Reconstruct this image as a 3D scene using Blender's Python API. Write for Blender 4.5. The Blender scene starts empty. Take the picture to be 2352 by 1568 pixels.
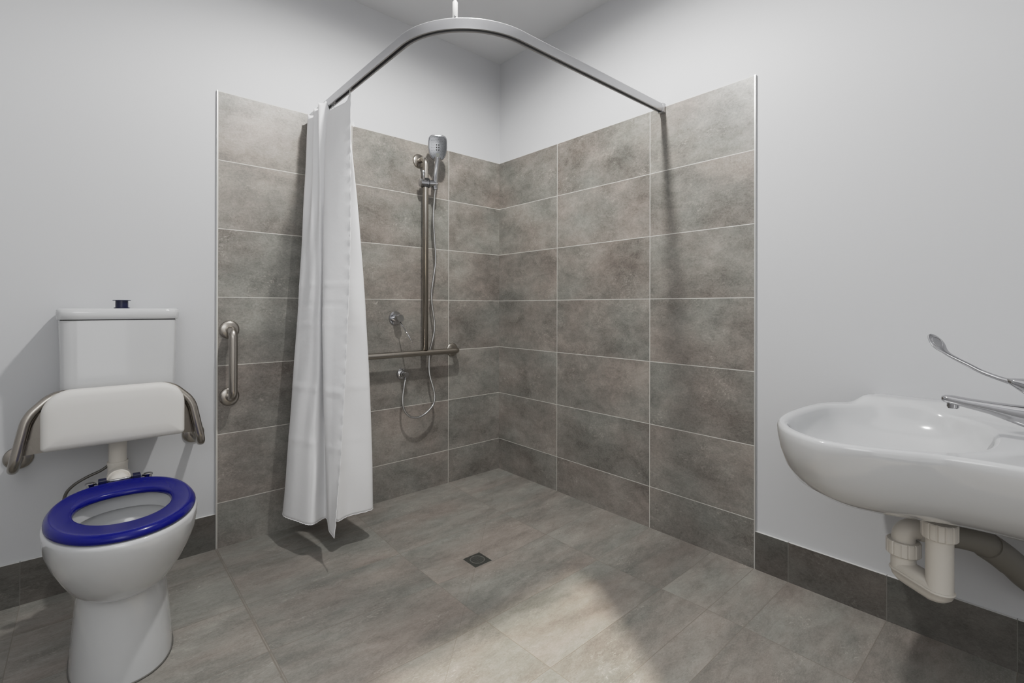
import bpy, bmesh, math, random
from mathutils import Vector, Matrix
random.seed(7)
C = bpy.context.scene.collection
PI = math.pi

# ------------------------------------------------------------------ helpers
def srgb(r, g=None, b=None):
    if g is None: g = b = r
    f = lambda c: (c/255/12.92) if c/255 <= .04045 else ((c/255+.055)/1.055)**2.4
    return (f(r), f(g), f(b), 1)

def link(o, parent=None):
    C.objects.link(o)
    if parent is not None: o.parent = parent
    return o

def empty(name, label, cat, loc=(0,0,0), group=None):
    o = bpy.data.objects.new(name, None); C.objects.link(o)
    o.location = loc; o.empty_display_size = .05
    o['label'] = label; o['category'] = cat
    if group: o['group'] = group
    return o

def tag(o, label, cat, group=None):
    o['label'] = label; o['category'] = cat
    if group: o['group'] = group
    return o

def build(name, verts, faces, mat, parent=None, smooth=True, sharp=None, mods=None):
    """verts in world space; if parented, they are stored relative to the parent's location"""
    me = bpy.data.meshes.new(name)
    off = Vector(parent_loc(parent))
    me.from_pydata([tuple(Vector(v)-off) for v in verts], [], faces)
    bm = bmesh.new(); bm.from_mesh(me)
    bmesh.ops.remove_doubles(bm, verts=bm.verts, dist=1e-6)
    bmesh.ops.recalc_face_normals(bm, faces=bm.faces)
    bm.to_mesh(me); bm.free()
    me.materials.append(mat)
    o = bpy.data.objects.new(name, me)
    link(o, parent)
    if smooth:
        for p in me.polygons: p.use_smooth = True
        if sharp is not None:
            try: me.set_sharp_from_angle(angle=math.radians(sharp))
            except Exception: pass
    return o

def parent_loc(p):
    v = Vector((0,0,0))
    while p is not None:
        v += Vector(p.location); p = p.parent
    return v

class G:
    """collects geometry in world coordinates"""
    def __init__(s): s.v = []; s.f = []
    def add(s, v, f):
        n = len(s.v); s.v += [tuple(x) for x in v]; s.f += [tuple(i+n for i in q) for q in f]; return s
    def loft(s, rings, cap0=True, cap1=True, closed=True):
        n = len(rings[0]); v = [p for r in rings for p in r]; f = []
        for i in range(len(rings)-1):
            for j in range(n if closed else n-1):
                k = (j+1) % n
                f.append((i*n+j, i*n+k, (i+1)*n+k, (i+1)*n+j))
        if cap0: f.append(tuple(range(n))[::-1])
        if cap1: f.append(tuple((len(rings)-1)*n+j for j in range(n)))
        return s.add(v, f)
    def ringloop(s, rings):
        """closed both ways"""
        n = len(rings[0]); m = len(rings); v = [p for r in rings for p in r]; f = []
        for i in range(m):
            for j in range(n):
                k = (j+1) % n; l = (i+1) % m
                f.append((i*n+j, i*n+k, l*n+k, l*n+j))
        return s.add(v, f)
    def tube(s, path, r, n=20, caps=True):
        P = [Vector(p) for p in path]
        R = r if isinstance(r, (list, tuple)) else [r]*len(P)
        T = []
        for i in range(len(P)):
            a = P[max(0, i-1)]; b = P[min(len(P)-1, i+1)]; T.append((b-a).normalized())
        up = Vector((0,0,1)) if abs(T[0].z) < .9 else Vector((1,0,0))
        N = (up - T[0]*up.dot(T[0])).normalized(); rings = []
        for i in range(len(P)):
            N = (N - T[i]*N.dot(T[i])).normalized(); B = T[i].cross(N)
            rings.append([P[i] + (N*math.cos(2*PI*j/n) + B*math.sin(2*PI*j/n))*R[i] for j in range(n)])
        return s.loft(rings, caps, caps)
    def lathe(s, prof, origin, axis, n=40, caps=True):
        """prof = [(distance along axis, radius)]"""
        A = Vector(axis).normalized(); O = Vector(origin)
        u = Vector((0,0,1)) if abs(A.z) < .9 else Vector((1,0,0))
        N = (u - A*u.dot(A)).normalized(); B = A.cross(N)
        rings = [[O + A*d + (N*math.cos(2*PI*j/n) + B*math.sin(2*PI*j/n))*max(r, 1e-4) for j in range(n)] for d, r in prof]
        return s.loft(rings, caps, caps)
    def box(s, a, b, bev=0, seg=2):
        bm = bmesh.new(); bmesh.ops.create_cube(bm, size=1)
        for v in bm.verts:
            v.co = Vector([(a[i]+b[i])/2 + v.co[i]*(b[i]-a[i]) for i in range(3)])
        if bev: bmesh.ops.bevel(bm, geom=list(bm.edges), offset=bev, segments=seg, affect='EDGES', profile=.5)
        bm.verts.index_update()
        s.add([v.co.copy() for v in bm.verts], [tuple(v.index for v in f.verts) for f in bm.faces]); bm.free(); return s
    def sweep(s, path, prof, up=(0,0,1)):
        """profile polygon (a = sideways, b = up) swept along a horizontal path"""
        P = [Vector(p) for p in path]; U = Vector(up); rings = []
        for i in range(len(P)):
            t0 = (P[i]-P[max(0,i-1)]); t1 = (P[min(len(P)-1,i+1)]-P[i])
            t = (t0.normalized() if t0.length else Vector()) + (t1.normalized() if t1.length else Vector())
            t.normalize(); sd = t.cross(U).normalized()
            rings.append([P[i] + sd*a + U*b for a, b in prof])
        return s.loft(rings, True, True)
    def make(s, name, mat, parent=None, smooth=True, sharp=None):
        return build(name, s.v, s.f, mat, parent, smooth, sharp)

def fillet(pts, r, n=8):
    P = [Vector(p) for p in pts]; out = [P[0]]
    for i in range(1, len(P)-1):
        rr = r[i-1] if isinstance(r, (list, tuple)) else r
        a = (P[i-1]-P[i]); b = (P[i+1]-P[i]); la, lb = a.length, b.length; a.normalize(); b.normalize()
        ang = a.angle(b); d = min(rr/math.tan(ang/2), la*.49, lb*.49)
        p0 = P[i]+a*d; p1 = P[i]+b*d
        for k in range(n+1):
            t = k/n
            # circular-like blend through a rational quadratic
            w = math.sin(ang/2); b0=(1-t)**2; b1=2*t*(1-t)*w; b2=t*t
            out.append((p0*b0 + P[i]*b1 + p1*b2)/(b0+b1+b2))
    out.append(P[-1]); return out

def catmull(pts, n=8, closed=False):
    P = [Vector(p) for p in pts]; m = len(P); out = []
    rng = range(m if closed else m-1)
    for i in rng:
        if closed: p0,p1,p2,p3 = P[(i-1)%m],P[i],P[(i+1)%m],P[(i+2)%m]
        else: p0,p1,p2,p3 = P[max(i-1,0)],P[i],P[i+1],P[min(i+2,m-1)]
        for k in range(n):
            t = k/n; t2=t*t; t3=t2*t
            out.append(.5*((2*p1)+(p2-p0)*t+(2*p0-5*p1+4*p2-p3)*t2+(3*p1-p0-3*p2+p3)*t3))
    if not closed: out.append(P[-1])
    return out

def smoothstep(a, b, x):
    t = max(0, min(1, (x-a)/(b-a))); return t*t*(3-2*t)

# ------------------------------------------------------------------ materials
def newmat(name):
    m = bpy.data.materials.new(name); m.use_nodes = True
    nt = m.node_tree; bs = nt.nodes['Principled BSDF']; return m, nt, bs

def simple(name, col, rough=.5, metal=0, coat=0, spec=.5, bump=0, bscale=200, var=0, trans=0):
    m, nt, bs = newmat(name)
    bs.inputs['Base Color'].default_value = col
    bs.inputs['Roughness'].default_value = rough; bs.inputs['Metallic'].default_value = metal
    bs.inputs['Coat Weight'].default_value = coat; bs.inputs['Coat Roughness'].default_value = .03
    bs.inputs['Specular IOR Level'].default_value = spec
    geo = nt.nodes.new('ShaderNodeNewGeometry')
    nz = nt.nodes.new('ShaderNodeTexNoise'); nz.inputs['Scale'].default_value = bscale; nz.inputs['Detail'].default_value = 3
    nt.links.new(geo.outputs['Position'], nz.inputs['Vector'])
    if bump:
        bp = nt.nodes.new('ShaderNodeBump'); bp.inputs['Strength'].default_value = bump; bp.inputs['Distance'].default_value = .002
        nt.links.new(nz.outputs['Fac'], bp.inputs['Height']); nt.links.new(bp.outputs['Normal'], bs.inputs['Normal'])
    if var:
        n2 = nt.nodes.new('ShaderNodeTexNoise'); n2.inputs['Scale'].default_value = 6
        nt.links.new(geo.outputs['Position'], n2.inputs['Vector'])
        mr = nt.nodes.new('ShaderNodeMapRange'); mr.inputs['To Min'].default_value = max(0, rough-var); mr.inputs['To Max'].default_value = rough+var
        nt.links.new(n2.outputs['Fac'], mr.inputs['Value']); nt.links.new(mr.outputs['Result'], bs.inputs['Roughness'])
    return m

M = {}
M['paint']    = simple('white_wall_paint', srgb(187,188,190), .55, spec=.35, bump=.06, bscale=260)
M['ceiling']  = simple('ceiling_paint', srgb(207,208,210), .8, spec=.2, bump=.04, bscale=260)
M['ceramic']  = simple('white_glazed_ceramic', srgb(188,189,190), .12, coat=.6, spec=.5)
M['ceramic_in'] = simple('shaded_glazed_ceramic', srgb(205,207,208), .15, coat=.4)
M['chrome']   = simple('polished_chrome', srgb(182,182,184), .06, metal=1)
M['steel']    = simple('satin_stainless_steel', srgb(165,159,151), .26, metal=1, bump=.02, bscale=500, var=.05)
M['alu']      = simple('anodised_aluminium', srgb(190,190,192), .38, metal=.75)
M['blue']     = simple('glossy_blue_plastic', srgb(0,6,102), .22, coat=.06, spec=.22, var=.04)
M['navy']     = simple('dark_blue_plastic', srgb(4,9,48), .3)
M['pvc']      = simple('warm_white_plastic', srgb(206,201,193), .38, bump=.02, var=.06)
M['rubber']   = simple('grey_plastic', srgb(120,116,108), .5, bump=.03)
M['vinyl']    = simple('off_white_vinyl', srgb(204,202,198), .5, spec=.35, bump=.05, bscale=700)
M['dark']     = simple('dark_void', srgb(14,14,14), .8)
M['drainmetal'] = simple('aged_drain_metal', srgb(96,97,94), .35, metal=.85, var=.1)
M['hosedark'] = simple('dark_braided_hose', srgb(92,90,86), .4, metal=.5)
M['darkgrey'] = simple('silicone_bead', srgb(92,90,86), .6)  # plain dark grey for the pan sealant and the rail mark
M['trim']     = simple('satin_trim_metal', srgb(200,200,198), .35, metal=.6)
M['white']    = simple('white_plastic', srgb(225,225,222), .4)
M['water']    = simple('water_surface', srgb(170,176,180), .03, spec=.6)

def ribbed(name, col, freq, rough, metal):
    m, nt, bs = newmat(name)
    bs.inputs['Base Color'].default_value = col; bs.inputs['Roughness'].default_value = rough; bs.inputs['Metallic'].default_value = metal
    geo = nt.nodes.new('ShaderNodeNewGeometry'); sp = nt.nodes.new('ShaderNodeSeparateXYZ')
    nt.links.new(geo.outputs['Position'], sp.inputs[0])
    ml = nt.nodes.new('ShaderNodeMath'); ml.operation='MULTIPLY'; ml.inputs[1].default_value = freq
    nt.links.new(sp.outputs['Z'], ml.inputs[0])
    sn = nt.nodes.new('ShaderNodeMath'); sn.operation='SINE'; nt.links.new(ml.outputs[0], sn.inputs[0])
    bp = nt.nodes.new('ShaderNodeBump'); bp.inputs['Strength'].default_value=.22; bp.inputs['Distance'].default_value=.001
    nt.links.new(sn.outputs[0], bp.inputs['Height']); nt.links.new(bp.outputs['Normal'], bs.inputs['Normal'])
    return m
M['hose'] = ribbed('ribbed_metal_hose', srgb(190,190,190), 1500, .22, 1)

# curtain
m, nt, bs = newmat('white_curtain_fabric')
bs.inputs['Roughness'].default_value = .7; bs.inputs['Specular IOR Level'].default_value = .25
bs.inputs['Base Color'].default_value = srgb(243,243,244)
geo = nt.nodes.new('ShaderNodeNewGeometry')
wv = nt.nodes.new('ShaderNodeTexNoise'); wv.inputs['Scale'].default_value = 22; wv.inputs['Detail'].default_value = 4
nt.links.new(geo.outputs['Position'], wv.inputs['Vector'])
bp = nt.nodes.new('ShaderNodeBump'); bp.inputs['Strength'].default_value=.12; bp.inputs['Distance'].default_value=.01
nt.links.new(wv.outputs['Fac'], bp.inputs['Height']); nt.links.new(bp.outputs['Normal'], bs.inputs['Normal'])
tr = nt.nodes.new('ShaderNodeBsdfTranslucent'); tr.inputs['Color'].default_value = srgb(232,232,232)
mx = nt.nodes.new('ShaderNodeMixShader'); mx.inputs[0].default_value = .14
nt.links.new(bs.outputs[0], mx.inputs[1]); nt.links.new(tr.outputs[0], mx.inputs[2])
nt.links.new(mx.outputs[0], nt.nodes['Material Output'].inputs['Surface'])
M['curtain'] = m

# tiles ------------------------------------------------------------
U0, DU = .398, .6036
def tile_mat(name, uax, vax, us, vs, u0, du, v0, dv, gcol, gw=.0016, tint=1.0, stretch=2.3, seed=0, contrast=1.28, shower=False, caulk=False, rough=.42, lo=0.0, streak=1.0):
    m, nt, bs = newmat(name)
    N, Lk = nt.nodes, nt.links
    def math_(op, a, b=None, c=None):
        n = N.new('ShaderNodeMath'); n.operation = op
        for i, x in enumerate((a, b, c)):
            if x is None: continue
            if isinstance(x, (int, float)): n.inputs[i].default_value = x
            else: Lk.new(x, n.inputs[i])
        return n.outputs[0]
    geo = N.new('ShaderNodeNewGeometry'); sp = N.new('ShaderNodeSeparateXYZ'); Lk.new(geo.outputs['Position'], sp.inputs[0])
    u = math_('MULTIPLY', sp.outputs[uax], us); v = math_('MULTIPLY', sp.outputs[vax], vs)
    tu = math_('DIVIDE', math_('SUBTRACT', u, u0), du); tv = math_('DIVIDE', math_('SUBTRACT', v, v0), dv)
    iu = math_('FLOOR', tu); iv = math_('FLOOR', tv)
    # distance to the nearest joint, metres
    def jd(t, d):
        fr = math_('FRACT', t); return math_('MULTIPLY', math_('MINIMUM', fr, math_('SUBTRACT', 1, fr)), d)
    dist = math_('MINIMUM', jd(tu, du), jd(tv, dv))
    if shower:
        # cuts of the shower fall: four mitre lines from the drain plus the edge joints
        D = (-.765, -.7625)
        for (cx, cy) in ((0,0), (-1.607,0), (0,-1.597), (-1.607,-1.597)):
            dx, dy = cx-D[0], cy-D[1]; L = math.hypot(dx, dy)
            px = math_('SUBTRACT', sp.outputs['X'], D[0]); py = math_('SUBTRACT', sp.outputs['Y'], D[1])
            cr = math_('ABSOLUTE', math_('ADD', math_('MULTIPLY', px, dy/L), math_('MULTIPLY', py, -dx/L)))
            al = math_('ADD', math_('MULTIPLY', px, dx/L), math_('MULTIPLY', py, dy/L))
            out = math_('MAXIMUM', math_('LESS_THAN', al, 0), math_('GREATER_THAN', al, L))
            cr = math_('ADD', math_('ADD', math_('MULTIPLY', cr, 1.5), .0001), math_('MULTIPLY', out, 9))
            dist = math_('MINIMUM', dist, cr)
        inx = math_('GREATER_THAN', sp.outputs['X'], -1.607)
        e2 = math_('ADD', math_('ABSOLUTE', math_('ADD', sp.outputs['Y'], 1.597)), math_('MULTIPLY', math_('SUBTRACT', 1, inx), 9))
        dist = math_('MINIMUM', dist, e2)
        e1 = math_('ADD', math_('ABSOLUTE', math_('ADD', sp.outputs['X'], 1.611)), math_('MULTIPLY', math_('LESS_THAN', sp.outputs['Y'], -1.597), 9))
        dist = math_('MINIMUM', dist, math_('MULTIPLY', e1, .6))
    g = N.new('ShaderNodeMapRange'); g.inputs['From Min'].default_value = gw*.55; g.inputs['From Max'].default_value = gw*1.25
    g.inputs['To Min'].default_value = 1; g.inputs['To Max'].default_value = 0
    Lk.new(dist, g.inputs['Value']); grout = g.outputs['Result']
    # per tile randomness
    cid = N.new('ShaderNodeCombineXYZ'); Lk.new(iu, cid.inputs[0]); Lk.new(iv, cid.inputs[1]); cid.inputs[2].default_value = seed
    wn = N.new('ShaderNodeTexWhiteNoise'); wn.noise_dimensions = '3D'; Lk.new(cid.outputs[0], wn.inputs['Vector'])
    cv = N.new('ShaderNodeCombineXYZ'); Lk.new(u, cv.inputs[0]); Lk.new(math_('MULTIPLY', v, stretch), cv.inputs[1]); cv.inputs[2].default_value = seed*3.1
    so = N.new('ShaderNodeVectorMath'); so.operation='MULTIPLY_ADD'; Lk.new(wn.outputs['Color'], so.inputs[0]); so.inputs[1].default_value=(23,17,31); Lk.new(cv.outputs[0], so.inputs[2])
    P = so.outputs[0]
    def noise(scale, det, rg=.6, dist_=0):
        n = N.new('ShaderNodeTexNoise'); n.inputs['Scale'].default_value = scale; n.inputs['Detail'].default_value = det
        n.inputs['Roughness'].default_value = rg; n.inputs['Distortion'].default_value = dist_
        Lk.new(P, n.inputs['Vector']); return n.outputs['Fac']
    def cmap(f, a, b):
        n = N.new('ShaderNodeMapRange'); n.inputs['From Min'].default_value=a; n.inputs['From Max'].default_value=b
        Lk.new(f, n.inputs['Value']); return n.outputs['Result']
    big = cmap(noise(3.2, 6, .60, .35), .30, .70)
    hue = cmap(noise(2.2, 4, .55), .36, .66)
    mid = cmap(noise(15, 8, .72, .4), .36, .66)
    fine = cmap(noise(110, 6, .85, .6), .36, .64)
    def col(c): return (c[0]*tint*1.0, c[1]*tint*.985, c[2]*tint*.965, 1)
    def mix(f, a, b, mode='MIX'):
        n = N.new('ShaderNodeMix'); n.data_type='RGBA'; n.blend_type = mode
        if isinstance(f, (int,float)): n.inputs[0].default_value = f
        else: Lk.new(f, n.inputs[0])
        for i, x in ((6,a),(7,b)):
            if isinstance(x, tuple): n.inputs[i].default_value = x
            else: Lk.new(x, n.inputs[i])
        return n.outputs[2]
    dk = mix(hue, col(srgb(80,80,76)), col(srgb(86,80,75)))
    lt = mix(hue, col(srgb(150,150,145)), col(srgb(156,149,143)))
    f1 = math_('ADD', math_('MULTIPLY', big, .43), math_('ADD', math_('MULTIPLY', mid, .25*streak), math_('MULTIPLY', fine, .32)))
    f1 = math_('ADD', f1, math_('MULTIPLY', math_('SUBTRACT', wn.outputs['Value'], .5), .14))
    f1 = math_('ADD', f1, lo)
    f1 = math_('ADD', math_('MULTIPLY', math_('SUBTRACT', f1, .5), contrast), .5)
    n = N.new('ShaderNodeClamp'); Lk.new(f1, n.inputs['Value']); f1 = n.outputs[0]
    base = mix(f1, dk, lt)
    # pale scuffs and small dark pits
    sc = math_('MULTIPLY', cmap(noise(42, 7, .8, 1.4), .54, .68), cmap(noise(5, 2, .5), .5, .68))
    base = mix(math_('MULTIPLY', sc, .60), base, col(srgb(200,196,188)))
    pit = math_('MULTIPLY', cmap(noise(60, 6, .8, .8), .54, .66), cmap(noise(4.1, 2, .5), .52, .66))
    base = mix(math_('MULTIPLY', pit, .55), base, col(srgb(66,62,57)))
    if caulk:
        base = mix(math_('GREATER_THAN', sp.outputs['Z'], .1513), base, srgb(200,200,198))
    base = mix(math_('MULTIPLY', grout, 1.0), base, gcol)
    Lk.new(base, bs.inputs['Base Color'])
    Lk.new(math_('ADD', rough-.06, math_('MULTIPLY', math_('SUBTRACT', 1, f1), .16)), bs.inputs['Roughness'])
    bs.inputs['Specular IOR Level'].default_value = .42
    h = math_('SUBTRACT', math_('ADD', math_('MULTIPLY', mid, .12), math_('MULTIPLY', fine, .12)), grout)
    bp = N.new('ShaderNodeBump'); bp.inputs['Strength'].default_value=.35; bp.inputs['Distance'].default_value=.0012
    Lk.new(h, bp.inputs['Height']); Lk.new(bp.outputs['Normal'], bs.inputs['Normal'])
    return m

ROW0, ROWD = .197, .2993
M['tileA'] = tile_mat('wall_tile_left', 'X','Z', -1, 1, .398, .6036, ROW0, ROWD, srgb(196,193,186), seed=1.0, tint=.97, stretch=1.35, lo=.0)
M['tileB'] = tile_mat('wall_tile_right', 'Y','Z', -1, 1, .5152, .6036, ROW0, ROWD, srgb(194,192,186), seed=4.0, tint=.95, stretch=1.35, lo=.0)
M['floor'] = tile_mat('floor_tile', 'X','Y', -1, -1, .398, .6036, .5152-3*.3018, .3018, srgb(118,112,104), gw=.0013, seed=2.0, shower=True, contrast=1.0, stretch=2.3, rough=.45, lo=.04, tint=1.03)
M['skirtA'] = tile_mat('skirting_tile_left', 'X','Z', -1, 1, .398, .6036, -1, 5, srgb(100,98,94), gw=.0012, seed=5.0, tint=.46, caulk=True)
M['skirtB'] = tile_mat('skirting_tile_right', 'Y','Z', -1, 1, .5152, .3018, -1, 5, srgb(112,110,105), gw=.0012, seed=6.0, tint=.45, caulk=True, stretch=1.3)

# ------------------------------------------------------------------ room shell
XL, YB, ZC = -3.05, -3.3, 2.65
def structure(o): o['kind'] = 'structure'; return o
def wallbox(name, a, b, mat): return structure(G().box(a, b).make(name, mat, smooth=False))
PL = .01                       # plaster sits 10 mm behind the tile face
wallbox('wall_left',  (XL, PL, -.1), (.2, .12, ZC), M['paint'])
wallbox('wall_right', (PL, YB, -.1), (.12, PL, ZC), M['paint'])
wallbox('wall_side',  (XL-.1, YB, -.1), (XL, .12, ZC), M['paint'])
wallbox('ceiling', (XL-.1, YB-.1, ZC), (.2, .2, ZC+.1), M['ceiling'])
# back wall with a doorway
DX0, DX1, DH = -2.72, -1.77, 2.08
g = G()
g.box((XL-.1, YB-.1, -.1), (DX0, YB, ZC)); g.box((DX1, YB-.1, -.1), (.12, YB, ZC)); g.box((DX0, YB-.1, DH), (DX1, YB, ZC))
structure(g.make('wall_back', M['paint'], smooth=False))

TH = 1.993                     # top of tiling
wallbox('wall_left_tiling',  (-1.607, 0, -.04), (PL, PL+.001, TH), M['tileA'])
wallbox('wall_right_tiling', (0, -1.597, -.04), (PL+.001, 0, TH), M['tileB'])
wallbox('baseboard_left',  (XL, 0, -.02), (-1.6105, PL+.001, .152), M['skirtA'])
wallbox('baseboard_right', (0, YB, -.02), (PL+.001, -1.6015, .152), M['skirtB'])
wallbox('trim_1', (-1.6105, -.0012, 0), (-1.607, PL+.001, TH+.003), M['trim'])
wallbox('trim_2', (-.0012, -1.6015, 0), (PL+.001, -1.597, TH+.003), M['trim'])

# floor: flat outside, four planes falling to the drain inside the shower
DR = (-.765, -.7625); DH2 = .0445; DIP = -.033
v = [(0,0,0), (-1.607,0,0), (-1.607,-1.597,0), (0,-1.597,0),
     (DR[0]+DH2,DR[1]+DH2,DIP), (DR[0]-DH2,DR[1]+DH2,DIP), (DR[0]-DH2,DR[1]-DH2,DIP), (DR[0]+DH2,DR[1]-DH2,DIP),
     (XL,0,0), (XL,-1.597,0), (XL,YB-.1,0), (-1.607,YB-.1,0), (0,YB-.1,0),
     (.0105,0,0),(.0105,YB-.1,0),(XL,.0105,0),(.0105,.0105,0)]
f = [(0,1,5,4),(1,2,6,5),(2,3,7,6),(3,0,4,7),(1,8,9,2),(2,9,10,11),(3,2,11,12)]
structure(build('floor', v, f, M['floor'], smooth=False))

# ------------------------------------------------------------------ floor drain
t = empty('floor_drain', 'small square metal floor drain with a round slotted grate in shower floor', 'drain', (DR[0], DR[1], DIP))
n = 48; z0 = DIP+.0006; RO = .034
sq = []
for i in range(n):
    a = 2*PI*i/n + PI/4; c, s_ = math.cos(a), math.sin(a); k = DH2*.985/max(abs(c), abs(s_)); sq.append((DR[0]+c*k, DR[1]+s_*k))
circ = [(DR[0]+RO*math.cos(2*PI*i/n+PI/4), DR[1]+RO*math.sin(2*PI*i/n+PI/4)) for i in range(n)]
G().loft([[(x,y,z0-.004) for x,y in sq], [(x,y,z0) for x,y in sq], [(x,y,z0) for x,y in circ], [(x,y,z0-.012) for x,y in circ]], False, False).make('frame', simple('drain_plate', srgb(88,89,85), .35, metal=.7), t, sharp=30)
G().lathe([(0,.0345),(.0005,.0345)], (DR[0],DR[1],DIP-.0105), (0,0,1)).make('sump', M['dark'], t)
gr = G()
ring = []
for rr, zz in ((.0335,z0-.002),(.0335,z0+.0008),(.0305,z0+.0014),(.0285,z0+.0008),(.0285,z0-.002)):
    ring.append([(DR[0]+rr*math.cos(2*PI*i/n), DR[1]+rr*math.sin(2*PI*i/n), zz) for i in range(n)])
gr.ringloop(ring)
d = Vector((.026,-.056,0)).normalized(); pz = Vector((-d.y, d.x, 0))
for k in range(-4, 5):
    o_ = k*.0065; hl = math.sqrt(max(.0295**2-o_**2, 1e-5))
    c0 = Vector((DR[0],DR[1],z0-.001)) + pz*o_
    w = .0016
    vs_ = []
    for zz in (-.002, .0018):
        for a_, b_ in ((-1,-1),(1,-1),(1,1),(-1,1)):
            vs_.append(c0 + d*hl*a_ + pz*w*b_ + Vector((0,0,zz)))
    gr.add(vs_, [(0,3,2,1),(4,5,6,7),(0,1,5,4),(1,2,6,5),(2,3,7,6),(3,0,4,7)])
gr.make('grate', simple('grate_metal', srgb(170,172,168), .25, metal=.9), t, sharp=30)

# ------------------------------------------------------------------ curtain track
TX, TY, TZ = -1.200, -1.186, 1.966
t = empty('curtain_track', 'curved aluminium shower curtain track hung from the ceiling and fixed to wall', 'curtain track', (TX, TY, TZ))
path = fillet([(TX, .009, TZ), (TX, TY, TZ), (-.0005, TY, TZ)], .29, 28)
prof = [(-.012,0),(-.0125,.002),(-.0125,.033),(-.011,.035),(.011,.035),(.0125,.033),(.0125,.002),(.012,0),(.0062,0),(.0062,.003),(.0095,.003),(.0095,.031),(-.0095,.031),(-.0095,.003),(-.0062,.003),(-.0062,0)]
G().sweep(path, prof).make('rail', M['alu'], t, sharp=35)
sl = [p+Vector((0,0,.030)) for p in path[:-1]]
G().sweep(sl, [(-.0088,0),(-.0088,.0008),(.0088,.0008),(.0088,0)]).make('channel_recess', M['dark'], t, smooth=False)
g = G(); 
bx_ = [(-.034,-.0005)]
g.box((-.024, TY-.0150, TZ-.004), (-.0004, TY-.0127, TZ+.038), .001); g.box((-.024, TY+.0127, TZ-.004), (-.0004, TY+.0150, TZ+.038), .001)
g.box((-.024, TY-.0150, TZ-.004), (-.0004, TY+.0150, TZ-.0006), .001); g.box((-.024, TY-.0150, TZ+.0356), (-.0004, TY+.0150, TZ+.038), .001)
g.make('wall_bracket', M['alu'], t, smooth=False)
# suspension rod at the middle of the bend
RX, RY = TX+.29*(1-math.cos(PI/4)), TY+.29*(1-math.sin(PI/4))
RX, RY = -1.122, -1.098
g = G(); g.lathe([(0,.0085),(.0,.0085),(.055,.0085),(.060,.0055),(.0601,.0055)], (RX,RY,TZ+.0352), (0,0,1)).make('rod_socket', M['white'], t, sharp=40)
G().lathe([(0,.0052),(ZC-TZ-.0355-.0602,.0052)], (RX,RY,TZ+.0352+.0602), (0,0,1)).make('support_rod', M['white'], t)
G().lathe([(0,.0035),(.004,.0035),(.005,.002)], (RX-.007,RY-.0095,TZ+.036), (-.6,-.8,0)).make('set_screw', M['chrome'], t)

# ------------------------------------------------------------------ shower curtain
t = empty('shower_curtain', 'long white shower curtain gathered in folds against left wall', 'curtain', (-1.2, -.25, 0))
top = [(-1.200,-.445),(-1.214,-.345),(-1.218,-.243),(-1.2175,-.215),(-1.241,-.186),(-1.2175,-.158),(-1.242,-.128),(-1.2175,-.098),(-1.246,-.062),(-1.222,-.030),(-1.178,-.075),(-1.185,-.165),(-1.180,-.255),(-1.190,-.320),(-1.186,-.375),(-1.178,-.290),(-1.165,-.150),(-1.160,-.030)]
bot = [(-1.287,-.506),(-1.283,-.462),(-1.276,-.418),(-1.243,-.300),(-1.302,-.326),(-1.320,-.322),(-1.345,-.270),(-1.369,-.205),(-1.374,-.132),(-1.335,-.075),(-1.265,-.115),(-1.205,-.220),(-1.222,-.360),(-1.160,-.347),(-1.047,-.346),(-1.055,-.240),(-1.125,-.120),(-1.168,-.035)]
# plan at mid height (z about 1.05): the folds have mostly merged
mid = [(-1.217,-.470),(-1.246,-.402),(-1.270,-.330),(-1.242,-.268),(-1.268,-.285),(-1.281,-.250),(-1.292,-.215),(-1.300,-.165),(-1.304,-.110),(-1.265,-.055),(-1.220,-.095),(-1.198,-.195),(-1.202,-.310),(-1.176,-.350),(-1.100,-.378),(-1.105,-.270),(-1.138,-.135),(-1.163,-.033)]
NS = 10
T_, M_, B_ = [catmull([(a,b,0) for a,b in q], NS) for q in (top, mid, bot)]
K = len(T_); NV = 150; ZT, ZM, ZB = 1.945, 1.05, .13
def hem(i):
    s_ = i/(K-1)
    if i <= 2*NS: sag = .020*min(1, 1.5*math.sin(PI*i/(2*NS)))
    else: sag = .010*abs(math.sin((i-2*NS)*PI/NS))
    up_ = (.046-.022*smoothstep(4*NS, 8*NS, i))*smoothstep(1.7*NS, 2.6*NS, i)*(1-smoothstep(9.1*NS, 9.8*NS, i))
    return ZT + (.012 if i < 3 else 0) - sag + up_
rnd = [random.uniform(0, 6.28) for _ in range(12)]
V = []
for j in range(NV+1):
    for i in range(K):
        zt = hem(i); w = j/NV; z = zt + (ZB-zt)*w
        # quadratic interpolation through the three plans
        tt = (ZT-z)/(ZT-ZB); tm = (ZT-ZM)/(ZT-ZB)
        l0 = (tt-tm)*(tt-1)/((0-tm)*(0-1)); l1 = tt*(tt-1)/(tm*(tm-1)); l2 = tt*(tt-tm)/((1)*(1-tm))
        p = T_[i]*l0 + M_[i]*l1 + B_[i]*l2
        nx = 0
        a = i/NS
        # soft wrinkles and the pressed horizontal creases
        nx += .0030*math.sin(7.1*z+rnd[0]+a*1.3)*math.sin(a*1.9+rnd[1]) + .0018*math.sin(17*z+a*2.7+rnd[2])
        for zc, am, wd in ((1.150,.0035,.006),(1.062,-.0045,.005),(.975,.0035,.006),(.700,.004,.012),(.47,.0035,.009)):
            dz = (z-zc)/wd
            nx += am*math.exp(-dz*dz)*(1 if i < 10*NS else .5)*(.7+.3*math.sin(a*2+zc*9))
        # crumpled leading edge
        if i <= 4: nx += (.0022*math.sin(z*95+rnd[3])+.0018*math.sin(z*211+rnd[4]))*(1-i/5)
        z2 = z
        if j == NV: z2 += .0012*math.sin(i*2.3)
        V.append((p.x - nx*.6, p.y - nx*.8, z2))
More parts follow.
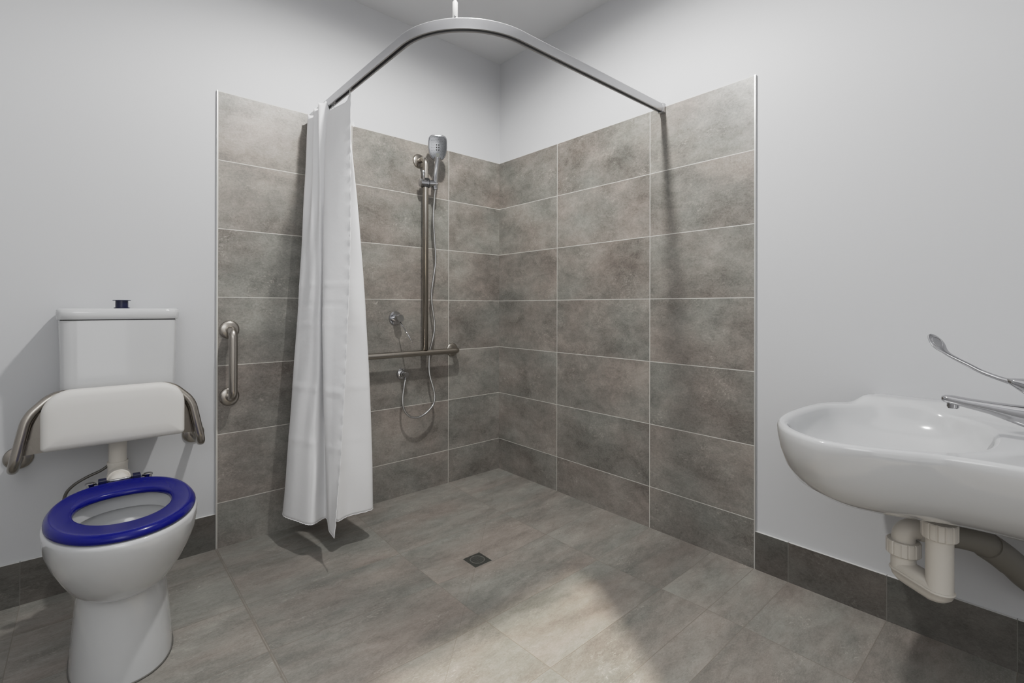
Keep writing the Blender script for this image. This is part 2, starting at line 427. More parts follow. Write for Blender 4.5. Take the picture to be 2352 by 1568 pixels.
F = [(j*K+i, j*K+i+1, (j+1)*K+i+1, (j+1)*K+i) for j in range(NV) for i in range(K-1)]
o = build('fabric', V, F, M['curtain'], t)
md = o.modifiers.new('thickness', 'SOLIDIFY'); md.thickness = .0007; md.offset = 0
hp = [Vector(V[NV*K+i])+Vector((0,0,.001)) for i in range(K)]
G().tube(hp, .0016, 6).make('hem', M['curtain'], t)
ep = [Vector(V[j*K]) for j in range(NV+1)]
ep = [p+Vector((.0007*math.sin(i*1.9), .0007*math.cos(i*2.3), 0)) for i, p in enumerate(ep)]
G().tube(ep, .0015, 6).make('edge_seam', M['curtain'], t)
# small care tag behind the leading edge
g = G(); p0 = Vector((-1.184,-.435,1.845))
g.add([p0, p0+Vector((.006,-.006,-.024)), p0+Vector((.001,-.001,-.027)), p0+Vector((-.003,.003,-.016))], [(0,1,2,3)]).make('care_tag', M['curtain'], t, smooth=False)

# curtain hooks
def hook(y, label):
    t = empty('curtain_hook', label, 'curtain hook', (TX, y, TZ), 'small clear plastic hooks carrying the curtain')
    G().lathe([(-.002,.003),(.0,.0042),(.010,.0042),(.012,.003)], (TX-.005,y,TZ+.009), (1,0,0), 16).make('glider', M['white'], t, sharp=40)
    pts = [(TX, y, TZ+.006), (TX, y, TZ-.008), (TX-.003, y-.004, TZ-.018), (TX-.001, y-.005, TZ-.026), (TX+.003, y-.001, TZ-.024), (TX+.002,y+.001,TZ-.017)]
    G().tube(catmull(pts, 5), .0016, 8).make('hook_loop', M['white'], t)
hook(-.440, 'white curtain hook at leading corner of curtain, nearest the bend')
hook(-.268, 'white curtain hook behind first sag of curtain top edge')
hook(-.243, 'white curtain hook right beside neighbouring hook at start of folds')
hook(-.165, 'white curtain hook above the tight folds, nearest left wall')

# ------------------------------------------------------------------ stainless rails
def flange(g, x, z, r=.040, axis=(0,-1,0), y=0.0, t_=.012):
    return g.lathe([(0,r),(.003,r),(.007,r*.94),(.010,r*.78),(t_,r*.52),(t_+.001,r*.4)], (x,y+.0006,z), axis, 48)

t = empty('grab_bar', 'short vertical stainless steel grab bar on left edge of tiled wall', 'grab bar', (-1.56, 0, .655))
p = fillet([(-1.560,-.004,.952),(-1.560,-.075,.952),(-1.560,-.075,.657),(-1.560,-.004,.657)], .036, 10)
G().tube(p, .0172, 28).make('bar', M['steel'], t)
for z in (.952,.657): flange(G(), -1.560, z).make('flange', M['steel'], t, sharp=60)

t = empty('shower_rail', 'inverted T shaped stainless steel shower grab rail on left tiled wall', 'shower rail', (-.605, 0, .796))
p = fillet([(-.373,-.004,.797),(-.373,-.075,.797),(-1.130,-.075,.797),(-1.130,-.004,.797)], .036, 10)
G().tube(p, .0165, 28).make('horizontal_bar', M['steel'], t)
p = fillet([(-.605,-.004,1.888),(-.605,-.075,1.888),(-.605,-.075,.815)], .036, 10)
G().tube(p, .0165, 28).make('vertical_bar', M['steel'], t)
for x, z in ((-.373,.797),(-1.130,.797),(-.605,1.888)): flange(G(), x, z).make('flange', M['steel'], t, sharp=60)
g = G(); g.box((-.800,-.0920,.7955), (-.765,-.0913,.7985)); g.make('engraved_mark', M['darkgrey'], t, smooth=False)

# ------------------------------------------------------------------ hand shower and its holder
t = empty('shower_head_holder', 'chrome sliding shower head holder clamped near top of vertical rail', 'shower holder', (-.605, -.075, 1.75))
SZ = 1.748
G().lathe([(-.035,.021),(-.033,.0235),(.0,.0235),(.012,.0235),(.014,.0205)], (-.605,-.075,SZ), (1,-.12,0), 32).make('clamp_body', M['chrome'], t, sharp=40)
g = G(); g.lathe([(.016,.020),(.017,.0215),(.052,.0185),(.064,.0165),(.066,.012)], (-.605,-.078,SZ), (1,-.22,0), 32).make('socket', M['chrome'], t, sharp=40)
g = G(); g.lathe([(-.024,.022),(.024,.022),(.026,.019)], (-.605,-.075,SZ), (0,0,1), 32).make('sleeve', M['dark'], t, sharp=40)
g = G(); g.tube(catmull([(-.628,-.092,SZ+.012),(-.632,-.098,SZ+.030),(-.634,-.100,SZ+.048),(-.634,-.098,SZ+.060)],5), [.007]*5+[.0075]*5+[.0095]*5+[.006], 16).make('release_lever', M['chrome'], t)

t = empty('hand_shower', 'chrome hand shower with rounded square nozzle face resting in holder', 'shower head', (-.555, -.10, 1.74))
HX, HY = -.553, -.092
# handle
hp = catmull([(HX,HY,1.715),(HX,HY,1.76),(HX+.002,HY-.004,1.82),(HX+.002,HY-.014,1.865),(HX,HY-.024,1.895)], 8)
rr = [ .0145+.0045*min(1,i/ (len(hp)*.8)) for i in range(len(hp))]
G().tube(hp, rr, 24).make('handle', M['chrome'], t)
# head: rounded rectangle slab facing the room
nrm = Vector((-.50,-.84,-.20)).normalized(); rt = Vector((0,0,1)).cross(nrm).normalized(); rt = -rt if rt.x < 0 else rt
upv = nrm.cross(rt); upv = upv if upv.z > 0 else -upv
hc = Vector((HX-.004, HY-.030, 1.945))
def rrect(w, h, n=64, e=3.2, tap=.0):
    out = []
    for i in range(n):
        a = 2*PI*i/n; c, s_ = math.cos(a), math.sin(a)
        r = (abs(c)**e + abs(s_)**e)**(-1/e); y = r*s_
        k = 1 - tap*max(0, -y)**1.5
        out.append((r*c*w*k, y*h))
    return out
rings = []
for d_, w, h in ((-.026,.012,.014),(-.024,.030,.040),(-.016,.047,.060),(-.006,.0525,.0675),(.0,.0535,.069),(.004,.052,.0675),(.0055,.050,.065)):
    rings.append([hc + rt*x + upv*y + nrm*d_ for x, y in rrect(w, h, e=4.4, tap=.30)])
G().loft(rings).make('head', M['chrome'], t)
rings = [[hc + rt*x + upv*y + nrm*d_ for x, y in rrect(w, h, e=4.4, tap=.30)] for d_, w, h in ((.005,.0485,.0635),(.0066,.048,.063),(.0070,.046,.060))]
G().loft(rings).make('face_plate', simple('shower_face_metal', srgb(105,106,108), .16, metal=1), t, sharp=40)
g = G()
def dot(x, y, r): g.lathe([(0,r),(.0012,r*.8)], hc+rt*x+upv*y+nrm*.0068, nrm, 8)
for ry in range(-5, 7):
    for rx in range(-4, 5):
        x = rx*.0088 + (.0044 if ry % 2 else 0); y = ry*.0088
        if abs(x) > .043 - .010*max(0,-y)/.06 or abs(y) > .055: continue
        if abs(x) < .014 and -.02 < y < .022: continue
        if y < -.02 and abs(x) < .016: continue
        dot(x, y, .0014)
for ix in (-1, 1):
    for iy in (-1, 0, 1): dot(ix*.0062, iy*.0135+.001, .0040)
g.make('nozzles', M['dark'], t, smooth=False)
g = G(); 
def plate_(x0,x1,y0,y1,d0,d1):
    v_ = [hc+rt*x+upv*y+nrm*dd for dd in (d0,d1) for x,y in ((x0,y0),(x1,y0),(x1,y1),(x0,y1))]
    g.add(v_, [(0,3,2,1),(4,5,6,7),(0,1,5,4),(1,2,6,5),(2,3,7,6),(3,0,4,7)])
plate_(-.010,.010,-.050,-.030,.0055,.0082); g.make('spray_button', M['drainmetal'], t, smooth=False)

t_h = [(HX,HY,1.716),(-.551,-.080,1.66),(-.553,-.072,1.56),(-.540,-.066,1.44),(-.532,-.064,1.315),(-.546,-.062,1.21),(-.556,-.060,1.115),(-.542,-.056,1.02),(-.530,-.054,.945),(-.542,-.053,.87),(-.552,-.040,.806),(-.558,-.040,.74),(-.560,-.048,.671),(-.545,-.060,.60),(-.536,-.066,.545),(-.546,-.068,.502),(-.572,-.070,.474),(-.612,-.072,.450),(-.655,-.072,.441),(-.700,-.068,.455),(-.733,-.064,.500),(-.737,-.060,.56),(-.726,-.055,.62),(-.7175,-.051,.652)]
o = G().tube(catmull(t_h, 8), .0062, 14).make('shower_hose', M['hose'])
tag(o, 'thin ribbed chrome hose looping from wall outlet up to shower head', 'hose')

t = empty('wall_outlet', 'small round chrome hose outlet elbow on wall below horizontal rail', 'water outlet', (-.712, 0, .681))
G().lathe([(0,.031),(.003,.031),(.008,.028),(.011,.020),(.013,.017),(.030,.016),(.031,.014)], (-.712,-.0002,.681), (0,-1,0), 40).make('flange', M['chrome'], t, sharp=45)
G().lathe([(.030,.014),(.033,.0165),(.058,.0165),(.061,.014)], (-.712,-.0002,.681), (0,-1,0), 32).make('elbow_body', M['chrome'], t, sharp=45)
G().lathe([(0,.0095),(.020,.0095),(.0201,.0085),(.034,.0078)], (-.7125,-.048,.684), (-.12,0,-1), 24).make('hose_nut', M['chrome'], t, sharp=45)

t = empty('shower_mixer', 'chrome shower mixer with round plate and long pin lever above horizontal rail', 'mixer tap', (-.752, 0, .992))
G().lathe([(0,.038),(.003,.038),(.0055,.0365),(.006,.030)], (-.752,-.0002,.992), (0,-1,0), 48).make('wall_plate', M['chrome'], t, sharp=45)
G().lathe([(.006,.020),(.022,.020),(.0225,.0185),(.026,.0185),(.0265,.021),(.060,.021),(.062,.0195)], (-.752,-.0002,.992), (0,-1,0), 40).make('barrel', M['chrome'], t, sharp=45)
G().tube([(-.750,-.052,.975),(-.735,-.098,.915),(-.722,-.138,.862)], .0030, 12).make('lever', M['chrome'], t)

# ------------------------------------------------------------------ toilet
TCX = -1.948
t = empty('toilet', 'white ceramic toilet with tall wall cistern, blue seat and no lid', 'toilet', (TCX, -.45, 0))
NP = 96
def oval(cy, w, af, ab, z, ef=2.0, eb=2.3, cx=TCX):
    out = []
    for i in range(NP):
        a = 2*PI*i/NP; c, s_ = math.cos(a), math.sin(a)
        e = eb if s_ > 0 else ef
        r = (abs(c)**e + abs(s_)**e)**(-1/e)
        out.append((cx + w*r*c, cy + (ab if s_ > 0 else af)*r*s_, z))
    return out
SC = -.585
g = G()
rings = []
# pedestal, from the floor up
for z, w, af, ab, cy in ((.0,.1235,.190,.235,-.515),(.004,.1235,.190,.235,-.515),(.06,.121,.187,.232,-.515),(.13,.115,.180,.228,-.515),(.20,.109,.172,.225,-.515),(.245,.103,.166,.222,-.515)):
    rings.append(oval(cy, w, af, ab, z, 2.3, 2.6))
for z, w, af, ab, cy in ((.246,.106,.172,.224,-.53),(.254,.119,.188,.230,-.54),(.272,.131,.203,.236,-.55),(.305,.1465,.221,.245,-.56),(.345,.1635,.2365,.253,-.57),(.385,.1750,.2465,.258,-.58),(.42,.1795,.2505,.260,SC),(.437,.1805,.2515,.261,SC),(.445,.179,.250,.259,SC),(.448,.175,.246,.255,SC)):
    rings.append(oval(cy, w, af, ab, z))
# over the rim and down into the bowl
for z, w, af, ab, cy in ((.448,.130,.190,.180,SC),(.445,.124,.184,.172,SC),(.42,.122,.181,.168,SC),(.402,.123,.182,.169,SC),(.398,.136,.196,.180,SC),(.392,.140,.200,.184,SC),(.36,.134,.190,.175,SC),(.32,.118,.165,.150,SC),(.28,.094,.130,.115,SC+.01),(.245,.070,.092,.078,SC+.02),(.22,.052,.066,.056,SC+.03)):
    rings.append(oval(cy, w, af, ab, z))
o = g.loft(rings, True, True).make('pan', M['ceramic'], t, sharp=55)
g = G(); g.loft([oval(SC+.02, .066, .086, .073, .2405), oval(SC+.02, .066, .086, .073, .2410)]).make('bowl_water', M['water'], t)
g = G(); g.loft([oval(-.515,.1262,.1928,.2378,.0003,2.3,2.6), oval(-.515,.1250,.1915,.2365,.005,2.3,2.6)]).make('silicone_bead', M['darkgrey'], t)
# raised back deck joining pan to the flush inlet
g = G(); rings = []
for y, w, zl, zh in ((-.345,.07,.30,.440),(-.30,.066,.31,.436),(-.262,.055,.33,.43),(-.255,.045,.35,.42)):
    cz = (zl+zh)/2; hz = (zh-zl)/2
    rings.append([(TCX + w*x, y, cz + hz*yy) for x, yy in rrect(1, 1, 40, 3)])
g.loft(rings).make('inlet_spigot', M['ceramic'], t)

# seat ring
SZ0 = .4495
def seatring(w, af, ab, z, cy=SC): return oval(cy, w, af, ab, z, 2.05, 2.35)
rings = [seatring(.172,.242,.252,SZ0+.001), seatring(.1755,.246,.255,SZ0+.005), seatring(.1752,.2457,.2547,SZ0+.011),
         seatring(.1700,.2400,.2490,SZ0+.0180), seatring(.1640,.2335,.2425,SZ0+.0225), seatring(.1600,.229,.238,SZ0+.0232), seatring(.1540,.222,.229,SZ0+.0222),
         seatring(.1250,.168,.140,SZ0+.0185), seatring(.1185,.159,.130,SZ0+.0165), seatring(.1155,.154,.126,SZ0+.012), seatring(.1150,.153,.125,SZ0+.006), seatring(.1150,.153,.125,SZ0+.001)]
# aperture sits slightly forward in the ring
def shift(r, dy): return [(x, y+dy, z) for x, y, z in r]
sh = [0]*7+[.012]*5
rings = [shift(r, s_) for r, s_ in zip(rings, sh)]
seat = G().ringloop(rings).make('toilet_seat', M['blue'], t)
HYc = -.318
for x in (-1.993, -1.903):
    G().box((x-.011, HYc-.020, SZ0+.006), (x+.011, HYc+.012, SZ0+.030), .002).make('hinge_block', M['navy'], seat, smooth=False)
G().tube([(-2.025, HYc, SZ0+.019), (-1.870, HYc, SZ0+.019)], .0045, 14).make('hinge_rod', M['chrome'], seat)
for x in (-2.024, -1.871):
    G().lathe([(0,.011),(.012,.011),(.0125,.0135),(.017,.0135),(.019,.011)], (x, HYc, SZ0+.006), (0,0,1), 28).make('hinge_cap', M['chrome'], seat, sharp=40)

# cistern
CX = -1.938; CD = .165
def rbox(cx, w, y0, y1, z, e=7):
    cy = (y0+y1)/2; h = abs(y1-y0)/2
    return [(cx+w*x, cy+h*y, z) for x, y in rrect(1, 1, 72, e)]
yb = PL-.0005
cist = G().loft([rbox(CX,.150,-.135,yb,.615),rbox(CX,.160,-.150,yb,.625),rbox(CX,.1655,-.155,yb,.66),rbox(CX,.1670,-.158,yb,.80),rbox(CX,.1695,-.161,yb,.95),rbox(CX,.1705,-.162,yb,1.0035)]).make('cistern', M['ceramic'], t, sharp=50)
G().loft([rbox(CX,.1665,-.158,yb,1.0030),rbox(CX,.1665,-.158,yb,1.0070)]).make('lid_gap', M['dark'], cist)
G().loft([rbox(CX,.1735,-.164,yb,1.0065),rbox(CX,.1760,-.166,yb,1.0085),rbox(CX,.1775,-.1665,yb,1.030),rbox(CX,.1770,-.165,yb,1.0395),rbox(CX,.1735,-.161,yb,1.0445),rbox(CX,.164,-.152,yb,1.0465)]).make('cistern_lid', M['ceramic'], cist, sharp=50)
g = G(); g.lathe([(0,.024),(.0025,.024),(.003,.0195),(.0285,.0195),(.0287,.0275),(.0305,.0275),(.0310,.026)], (-1.934,-.075,1.0465), (0,0,1), 36).make('flush_button', M['navy'], cist, sharp=40)

# flush pipe
fp = G().tube(fillet([(TCX+.003,-.095,.616),(TCX+.003,-.095,.470)], .01), .0270, 28).make('flush_pipe', M['pvc'], t, sharp=50)
G().tube(fillet([(TCX+.003,-.095,.474),(TCX+.003,-.095,.430),(TCX+.003,-.200,.430),(TCX+.003,-.262,.400)], [.030,.03], 10), .0300, 28).make('flush_elbow', M['pvc'], fp, sharp=50)
G().lathe([(0,.0312),(.006,.0318),(.012,.0312)], (TCX+.003,-.095,.466), (0,0,1), 32).make('collar', M['pvc'], fp, sharp=50)
G().lathe([(0,.0325),(.002,.0345),(.030,.0345),(.032,.0325)], (TCX+.003,-.150,.436), (0,-1,-.12), 36).make('inlet_collar', M['pvc'], fp, sharp=40)
# braided supply hose
G().tube(catmull([(-1.915,-.055,.60),(-1.935,-.050,.50),(-1.962,-.048,.463),(-1.990,-.048,.440),(-2.031,-.050,.424),(-2.066,-.050,.404),(-2.088,-.048,.378),(-2.095,-.044,.337),(-2.085,-.036,.295),(-2.06,-.02,.27),(-2.05,PL-.001,.265)], 8), .0052, 12).make('supply_hose', M['hosedark'], t)

# ------------------------------------------------------------------ padded backrest
t = empty('back_support', 'padded white backrest on bent stainless rail above the toilet', 'backrest', (-1.953, 0, .52))
p = fillet([(-2.214,.005,.518),(-2.214,-.200,.518),(-2.180,-.192,.690),(-2.118,-.178,.754),(-1.790,-.178,.754),(-1.726,-.192,.690),(-1.692,-.200,.518),(-1.692,.005,.518)], [.042,.10,.07,.07,.10,.042], 10)
G().tube(p, .0145, 28).make('rail', M['steel'], t)
for x in (-2.214,-1.692): flange(G(), x, .518, y=PL).make('flange', M['steel'], t, sharp=60)
def plate(poly, th=.003):
    return G().loft([[(x,y,z) for x,y,z in poly],[(x,y+th,z) for x,y,z in poly]])
plate([(-2.208,-.178,.562),(-2.10,-.1985,.572),(-2.09,-.1985,.745),(-2.128,-.190,.750),(-2.178,-.178,.690)]).make('mounting_plate', M['steel'], t, smooth=False)
plate([(-1.698,-.178,.562),(-1.80,-.1985,.572),(-1.81,-.1985,.745),(-1.778,-.190,.750),(-1.728,-.178,.690)]).make('mounting_plate', M['steel'], t, smooth=False)
# cushion
def cush(inset, y):
    x0,x1,z0,z1 = -2.1475+inset, -1.7530-inset, .5735+inset, .7725-inset
    rt_, rb = max(.004,.080-inset), max(.004,.016-inset)
    out = []
    for cx_, cz_, r_, a0 in ((x1-rb,z0+rb,rb,-90),(x1-rt_,z1-rt_,rt_,0),(x0+rt_,z1-rt_,rt_,90),(x0+rb,z0+rb,rb,180)):
        for k in range(13):
            a = math.radians(a0+90*k/12); out.append((cx_+r_*math.cos(a), y, cz_+r_*math.sin(a)))
    return out
G().loft([cush(.006,-.1955),cush(.001,-.199),cush(0,-.206),cush(0,-.222),cush(.003,-.231),cush(.010,-.2375),cush(.022,-.241),cush(.05,-.243)]).make('cushion', M['vinyl'], t, sharp=70)

# ------------------------------------------------------------------ washbasin
outer = [(.0095,-1.985),(-.03,-1.975),(-.080,-1.932),(-.150,-1.886),(-.250,-1.864),(-.400,-1.857),(-.500,-1.866),(-.585,-1.890),(-.655,-1.935),(-.700,-1.995),(-.714,-2.045),(-.702,-2.110),(-.672,-2.180),(-.645,-2.240),(-.634,-2.300),(-.632,-2.37),(-.632,-2.50),(-.600,-2.60),(-.50,-2.64),(-.25,-2.65),(.0095,-2.65)]
inner = [(-.105,-1.985),(-.180,-1.912),(-.280,-1.886),(-.400,-1.879),(-.500,-1.888),(-.575,-1.909),(-.637,-1.950),(-.676,-2.002),(-.688,-2.045),(-.676,-2.105),(-.645,-2.175),(-.600,-2.240),(-.540,-2.283),(-.460,-2.305),(-.36,-2.310),(-.262,-2.300),(-.172,-2.265),(-.105,-2.205),(-.078,-2.130),(-.080,-2.055)]
BC = Vector((-.36,-2.11,0)); NB = 160
def polyrays(ctrl, sm):
    pts = catmull([(a,b,0) for a,b in ctrl], 6, True) if sm else [Vector((a,b,0)) for a,b in ctrl]
    out = []
    for i in range(NB):
        a = 2*PI*i/NB; d = Vector((math.cos(a), math.sin(a), 0)); best = None
        for k in range(len(pts)):
            p, q = pts[k]-BC, pts[(k+1)%len(pts)]-BC; e = q-p
            den = d.x*e.y - d.y*e.x
            if abs(den) < 1e-12: continue
            tt = (p.x*e.y - p.y*e.x)/den; s_ = (p.x*d.y - p.y*d.x)/den
            if tt > 0 and -1e-6 <= s_ <= 1+1e-6: best = tt if best is None else max(best, tt)
        out.append(BC + d*best)
    return out
# open spline for the outer (its wall side stays straight)
oc = catmull([(a,b,0) for a,b in outer], 6)
OUT = polyrays([(p.x,p.y) for p in oc], False); INN = polyrays(inner, True)
ZR, ZS = .7360, .7620
def ztop(x, y):
    k = .035*smoothstep(-2.08, -2.24, y)
    a = smoothstep(-.125+k, -.055+k, x) * smoothstep(-1.935, -1.982, y)
    return ZR + (ZS-ZR)*a
def shrink(s_, z, sx=None):
    cy = -2.25; r = []
    for p in OUT:
        k = smoothstep(.0, -.25, p.x)
        x = p.x*(1-(1-s_)*1.0); y = cy + (p.y-cy)*(1-(1-s_)*(.75 if p.y > cy else .6))
        r.append(Vector((min(x, .0095) if p.x < .009 else .0095, y, z)))
    return r
rings = [shrink(.16,.545),shrink(.40,.540),shrink(.60,.536),shrink(.73,.540),shrink(.83,.556),shrink(.905,.585),shrink(.955,.625),shrink(.985,.670),shrink(.998,.708)]
def inset(P, d, z=None, dz=0):
    out = []
    for i, p in enumerate(P):
        v_ = (BC-p); v_.normalize(); q = p + v_*d
        if p.x > .009: q.x = .0095
        out.append(Vector((q.x, q.y, (ztop(q.x,q.y) if z is None else z)+dz)))
    return out
rings += [inset(OUT,0,None,-.010), inset(OUT,.0015,None,-.005), inset(OUT,.004,None,-.0018), inset(OUT,.008,None,0)]
O2 = inset(OUT,.008)
I2 = inset(INN,-.006)
for k in range(1, 9):
    w = k/9; r = []
    for a, b in zip(O2, I2):
        q = a.lerp(b, w); q.z = ztop(q.x, q.y); r.append(q)
    rings.append(r)
rings += [inset(INN,-.006,None,0), inset(INN,-.001,None,-.0015), inset(INN,.004,None,-.0055), inset(INN,.009,None,-.0125)]
def bowl(s_, z): 
    c = Vector((-.37,-2.115,0)); return [Vector((c.x+(p.x-c.x)*s_, c.y+(p.y-c.y)*s_, z)) for p in INN]
rings += [bowl(.945,.708),bowl(.905,.688),bowl(.84,.667),bowl(.75,.650),bowl(.62,.636),bowl(.45,.625),bowl(.20,.617),bowl(.07,.614)]
t = tag(G().loft(rings).make('washbasin', M['ceramic'], sharp=60), 'wall mounted white ceramic washbasin with oval bowl and flat tap shelf', 'basin')
o = G().lathe([(0,.030),(.002,.030),(.004,.022),(.0025,.012)], (-.37,-2.115,.6155), (0,0,1), 32).make('waste_fitting', M['chrome'], t, sharp=50)

# ------------------------------------------------------------------ basin tap
BX, BYt = -.340, -2.390
t = empty('basin_tap', 'chrome basin mixer tap with long looped care lever on washbasin', 'tap', (BX, BYt, ZR))
G().lathe([(0,.031),(.004,.031),(.006,.028),(.010,.026),(.045,.0255),(.085,.027),(.090,.0265),(.092,.024)], (BX,BYt,ZR), (0,0,1), 40).make('body', M['chrome'], t, sharp=45)
rings = []
for y, cz, w, h in ((-2.385,.790,.0245,.032),(-2.36,.793,.0225,.0275),(-2.33,.7985,.0200,.0220),(-2.29,.8065,.0185,.0155),(-2.25,.8120,.0180,.0125),(-2.222,.8165,.0178,.0112),(-2.209,.8175,.0165,.0098),(-2.2025,.8175,.012,.0065)):
    rings.append([(BX+w*x, y, cz+h*yy) for x, yy in rrect(1,1,36,2.8)])
G().loft(rings).make('spout', M['chrome'], t)
G().lathe([(0,.0125),(.010,.0125),(.0105,.0105),(.013,.0105)], (BX,-2.224,.8075), (0,.05,-1), 28).make('aerator', M['chrome'], t, sharp=40)
# lever: cap, arm and loop
rings = []
for y, cz, w, h in ((-2.432,.872,.010,.006),(-2.42,.876,.020,.014),(-2.395,.868,.0255,.022),(-2.37,.864,.0245,.022),(-2.350,.866,.020,.019),(-2.335,.872,.0135,.012),(-2.318,.878,.008,.0058)):
    rings.append([(BX+w*x, y, cz+h*yy) for x, yy in rrect(1,1,36,2.4)])
lev = G().loft(rings).make('lever', M['chrome'], t)
st = [(-2.1775,.984,.004,.0016,1),(-2.180,.980,.010,.0026,1),(-2.186,.9715,.0155,.0030,1),(-2.194,.9600,.0178,.0030,1),(-2.2005,.9505,.0155,.0032,1),(-2.207,.942,.0110,.0038,.8),(-2.216,.9325,.0080,.0046,.5),(-2.234,.920,.0068,.0052,.2),(-2.253,.9085,.0064,.0054,0),(-2.275,.895,.0068,.0054,0),(-2.295,.886,.0076,.0056,0),(-2.315,.8785,.0088,.0062,0),(-2.332,.874,.0105,.0085,0)]
cc = catmull([(a,b,0) for a,b,*_ in st], 5); ww = catmull([(c,d,e) for a,b,c,d,e in st], 5)
rings = []
for i, p in enumerate(cc):
    a = cc[max(0,i-1)]; b = cc[min(len(cc)-1,i+1)]; tg = Vector((0, b.x-a.x, b.y-a.y)).normalized()
    w_, h_, k = ww[i].x, ww[i].y, max(0, min(1, ww[i].z))
    sd = Vector((1,0,0)).lerp(Vector((.80,-.50,.33)), k); sd = (sd-tg*sd.dot(tg)).normalized(); nn = tg.cross(sd).normalized()
    rings.append([Vector((BX, p.x, p.y)) + sd*w_*x + nn*h_*yy for x, yy in rrect(1,1,28,2.3)])
G().loft(rings).make('lever_arm', M['chrome'], lev)
pc = Vector((BX,-2.192,.9628)); pu = Vector((0,.55,.835)).normalized(); ps = Vector((.80,-.50,.33)); ps = (ps-pu*ps.dot(pu)).normalized(); pn = pu.cross(ps)
if pn.x > 0: pn = -pn
loop = [pc + ps*.0118*math.cos(2*PI*i/40)*(1-.20*max(0,-math.sin(2*PI*i/40))) + pu*.0150*math.sin(2*PI*i/40) + pn*.0030 for i in range(41)]
G().tube(loop, .0012, 8, False).make('paddle_ridge', M['chrome'], lev)
G().lathe([(0,.0035),(.002,.0035)], (BX-.0235,-2.366,.862), (-1,.3,0), 12).make('set_screw_cap', M['dark'], lev)

# ------------------------------------------------------------------ basin trap
t = empty('basin_trap', 'off white plastic U bend trap under the washbasin', 'waste trap', (-.40,-2.205,.30))
ax, ay = -.400, -2.205; lx, ly = -.342, -2.124
def ribnut(g, x, y, z0, z1, r, n=28):
    rings = []
    for z, k in ((z0,.94),(z0+.003,1),(z1-.003,1),(z1,.95)):
        rings.append([(x+(r*k-(.0022 if j%6==0 else 0))*math.cos(2*PI*j/84), y+(r*k-(.0022 if j%6==0 else 0))*math.sin(2*PI*j/84), z) for j in range(84)])
    return g.loft(rings)
dirv = Vector((lx-ax, ly-ay, 0)); L_ = dirv.length; dirv.normalize(); sdv = Vector((-dirv.y, dirv.x, 0)); mc = Vector(((ax+lx)/2,(ay+ly)/2,0))
def stad(w, z, Lf=1.0, tilt=.001, n=60):
    out = []
    for i in range(n):
        a = 2*PI*(i+.5)/n; c, s_ = math.cos(a), math.sin(a)
        q = mc + dirv*((L_/2)*Lf*(1 if c > 0 else -1) + w*c) + sdv*(w*s_)
        out.append((q.x, q.y, z + tilt*(1 if c > 0 else -1)*Lf))
    return out
G().tube([(ax,ay,.510),(ax,ay,.342)], .0280, 32).make('trap_inlet_leg', M['pvc'], t, sharp=60)
G().tube([(lx,ly,.395),(lx,ly,.345)], .0280, 32).make('trap_outlet_leg', M['pvc'], t, sharp=60)
G().loft([stad(.0278,.340),stad(.0278,.347),stad(.0262,.354),stad(.0215,.3590),stad(.012,.3615),stad(.003,.362)]).make('trap_base', M['pvc'], t, sharp=70)
G().loft([stad(.004,.304,.45),stad(.013,.306,.60),stad(.021,.3125,.82),stad(.0265,.3235,.96),stad(.0290,.3355,1),stad(.0312,.3370,1),stad(.0315,.3390,1),stad(.0305,.3415,1),stad(.028,.3420,1)]).make('cleanout_cap', M['pvc'], t, sharp=50)
ribnut(G(), ax, ay, .470, .512, .0370).make('waste_nut', M['pvc'], t, sharp=30)
ribnut(G(), lx, ly, .380, .418, .0385).make('union_nut', M['pvc'], t, sharp=30)
G().tube(fillet([(lx,ly,.385),(lx,ly,.452),(-.315,-2.170,.452),(-.290,-2.225,.452)], [.032,.05], 10), .0265, 28).make('outlet_elbow', M['pvc'], t)
G().tube(catmull([(-.325,-2.152,.451),(-.315,-2.170,.451),(-.304,-2.190,.451)],4), .0300, 28).make('elbow_collar', M['pvc'], t, sharp=60)
wp = [(-.300,-2.203,.4505),(-.285,-2.232,.450),(-.262,-2.262,.442),(-.236,-2.285,.424),(-.18,-2.318,.378),(-.12,-2.348,.325),(-.05,-2.375,.285),(PL-.002,-2.385,.28)]
o = G().tube(catmull(wp,6), .0325, 28).make('waste_pipe', M['rubber'], t)
G().tube(catmull([(-.245,-2.279,.430),(-.21,-2.302,.403),(-.18,-2.319,.378)],5), .0355, 28).make('pipe_coupling', M['rubber'], o, sharp=60)

# ------------------------------------------------------------------ lights
def area(name, loc, rot, sx, sy, power, col=(1,1,1)):
    l = bpy.data.lights.new(name, 'AREA'); l.shape='RECTANGLE'; l.size=sx; l.size_y=sy; l.energy=power; l.color=col
    o = bpy.data.objects.new(name, l); o.location=loc; o.rotation_euler=rot; C.objects.link(o); return o
l = bpy.data.lights.new('downlight', 'SPOT'); l.energy = 140; l.shadow_soft_size = .042; l.spot_size = math.radians(177); l.spot_blend = .46; l.color = (1,.985,.96)
o = bpy.data.objects.new('downlight', l); o.location = (-1.10,-1.14,2.60); C.objects.link(o)
area('ceiling_fill', (-1.6,-1.9,2.645), (0,0,0), 2.6, 2.4, 12, (1,1,1))  # broad fill added under the ceiling for soft ambient light, no real fitting
area('doorway_light', (-2.24,-3.42,1.25), (math.radians(90),0,0), 1.0, 1.9, 6, (1,.985,.96))
l = bpy.data.lights.new('soft_fill', 'POINT'); l.energy = 32; l.shadow_soft_size = .45  # added soft fill behind the camera, no lamp hangs there
o = bpy.data.objects.new('soft_fill', l); o.location = (-2.45,-2.75,1.8); C.objects.link(o)
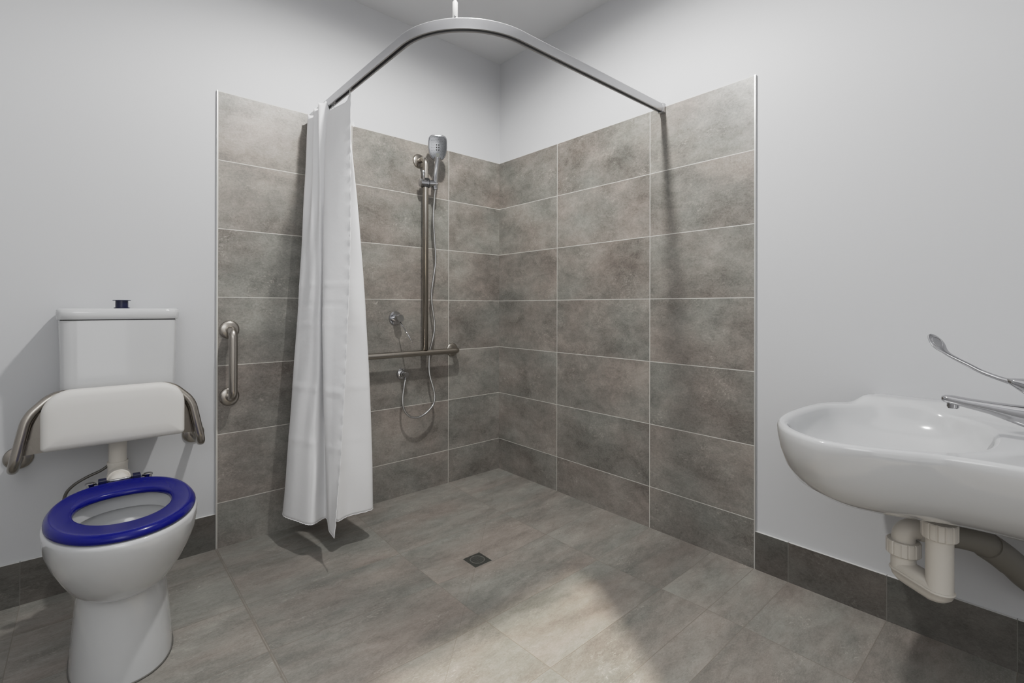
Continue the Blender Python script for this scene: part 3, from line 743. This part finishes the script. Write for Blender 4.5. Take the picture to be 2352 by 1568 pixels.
# low sun through the doorway
s = bpy.data.lights.new('sun', 'SUN'); s.energy = 8.5; s.angle = math.radians(2.2); s.color = (1,.90,.76)
o = bpy.data.objects.new('sun', s); C.objects.link(o)
hd = Vector((-.44+1.77, -1.15+YB*-1, 0)); hd = Vector((-.49-DX1, -1.075-YB, 0)); dirn = Vector((hd.x, hd.y, -DH))
o.rotation_euler = dirn.to_track_quat('-Z','Y').to_euler(); o.location = (-3,-5,3)

w = bpy.data.worlds.new('world'); bpy.context.scene.world = w; w.use_nodes = True
w.node_tree.nodes['Background'].inputs[0].default_value = (.8,.85,.9,1); w.node_tree.nodes['Background'].inputs[1].default_value = .5

# ------------------------------------------------------------------ camera
F, CXp, CYp = 1101.7214, 1162.7628, 703.3052
yaw, pitch, roll = .7173, .0018, .0022
cam = bpy.data.cameras.new('camera'); cam.sensor_width = 36; cam.sensor_fit='HORIZONTAL'; cam.lens = F/2352*36
cam.shift_x = (1176-CXp)/2352; cam.shift_y = (CYp-784)/2352; cam.clip_start = .02
co = bpy.data.objects.new('camera', cam); C.objects.link(co); bpy.context.scene.camera = co
fw = Vector((math.sin(yaw), math.cos(yaw), 0)); rg = Vector((math.cos(yaw), -math.sin(yaw), 0)); up = Vector((0,0,1))
fw2 = fw*math.cos(pitch)+up*math.sin(pitch); u2 = up*math.cos(pitch)-fw*math.sin(pitch)
r3 = rg*math.cos(roll)+u2*math.sin(roll); u3 = u2*math.cos(roll)-rg*math.sin(roll)
mw = Matrix((( r3.x,u3.x,-fw2.x,-2.031),( r3.y,u3.y,-fw2.y,-2.3995),( r3.z,u3.z,-fw2.z,1.0535),(0,0,0,1)))
co.matrix_world = mw

sc = bpy.context.scene
sc.view_settings.view_transform = 'Standard'; sc.view_settings.look = 'None'
sc.view_settings.exposure = -.08; sc.view_settings.gamma = 1

vs = sc.view_settings
vs.use_curve_mapping = True
cm = vs.curve_mapping; cm.white_level = (4,4,4); cm.clip_max_x = 1; cm.use_clip = False
cv_ = cm.curves[3]
for p_, q_ in ((.03,.12),(.0875,.345),(.14,.49),(.25,.655),(.5,.84)): cv_.points.new(p_, q_)
cm.update()
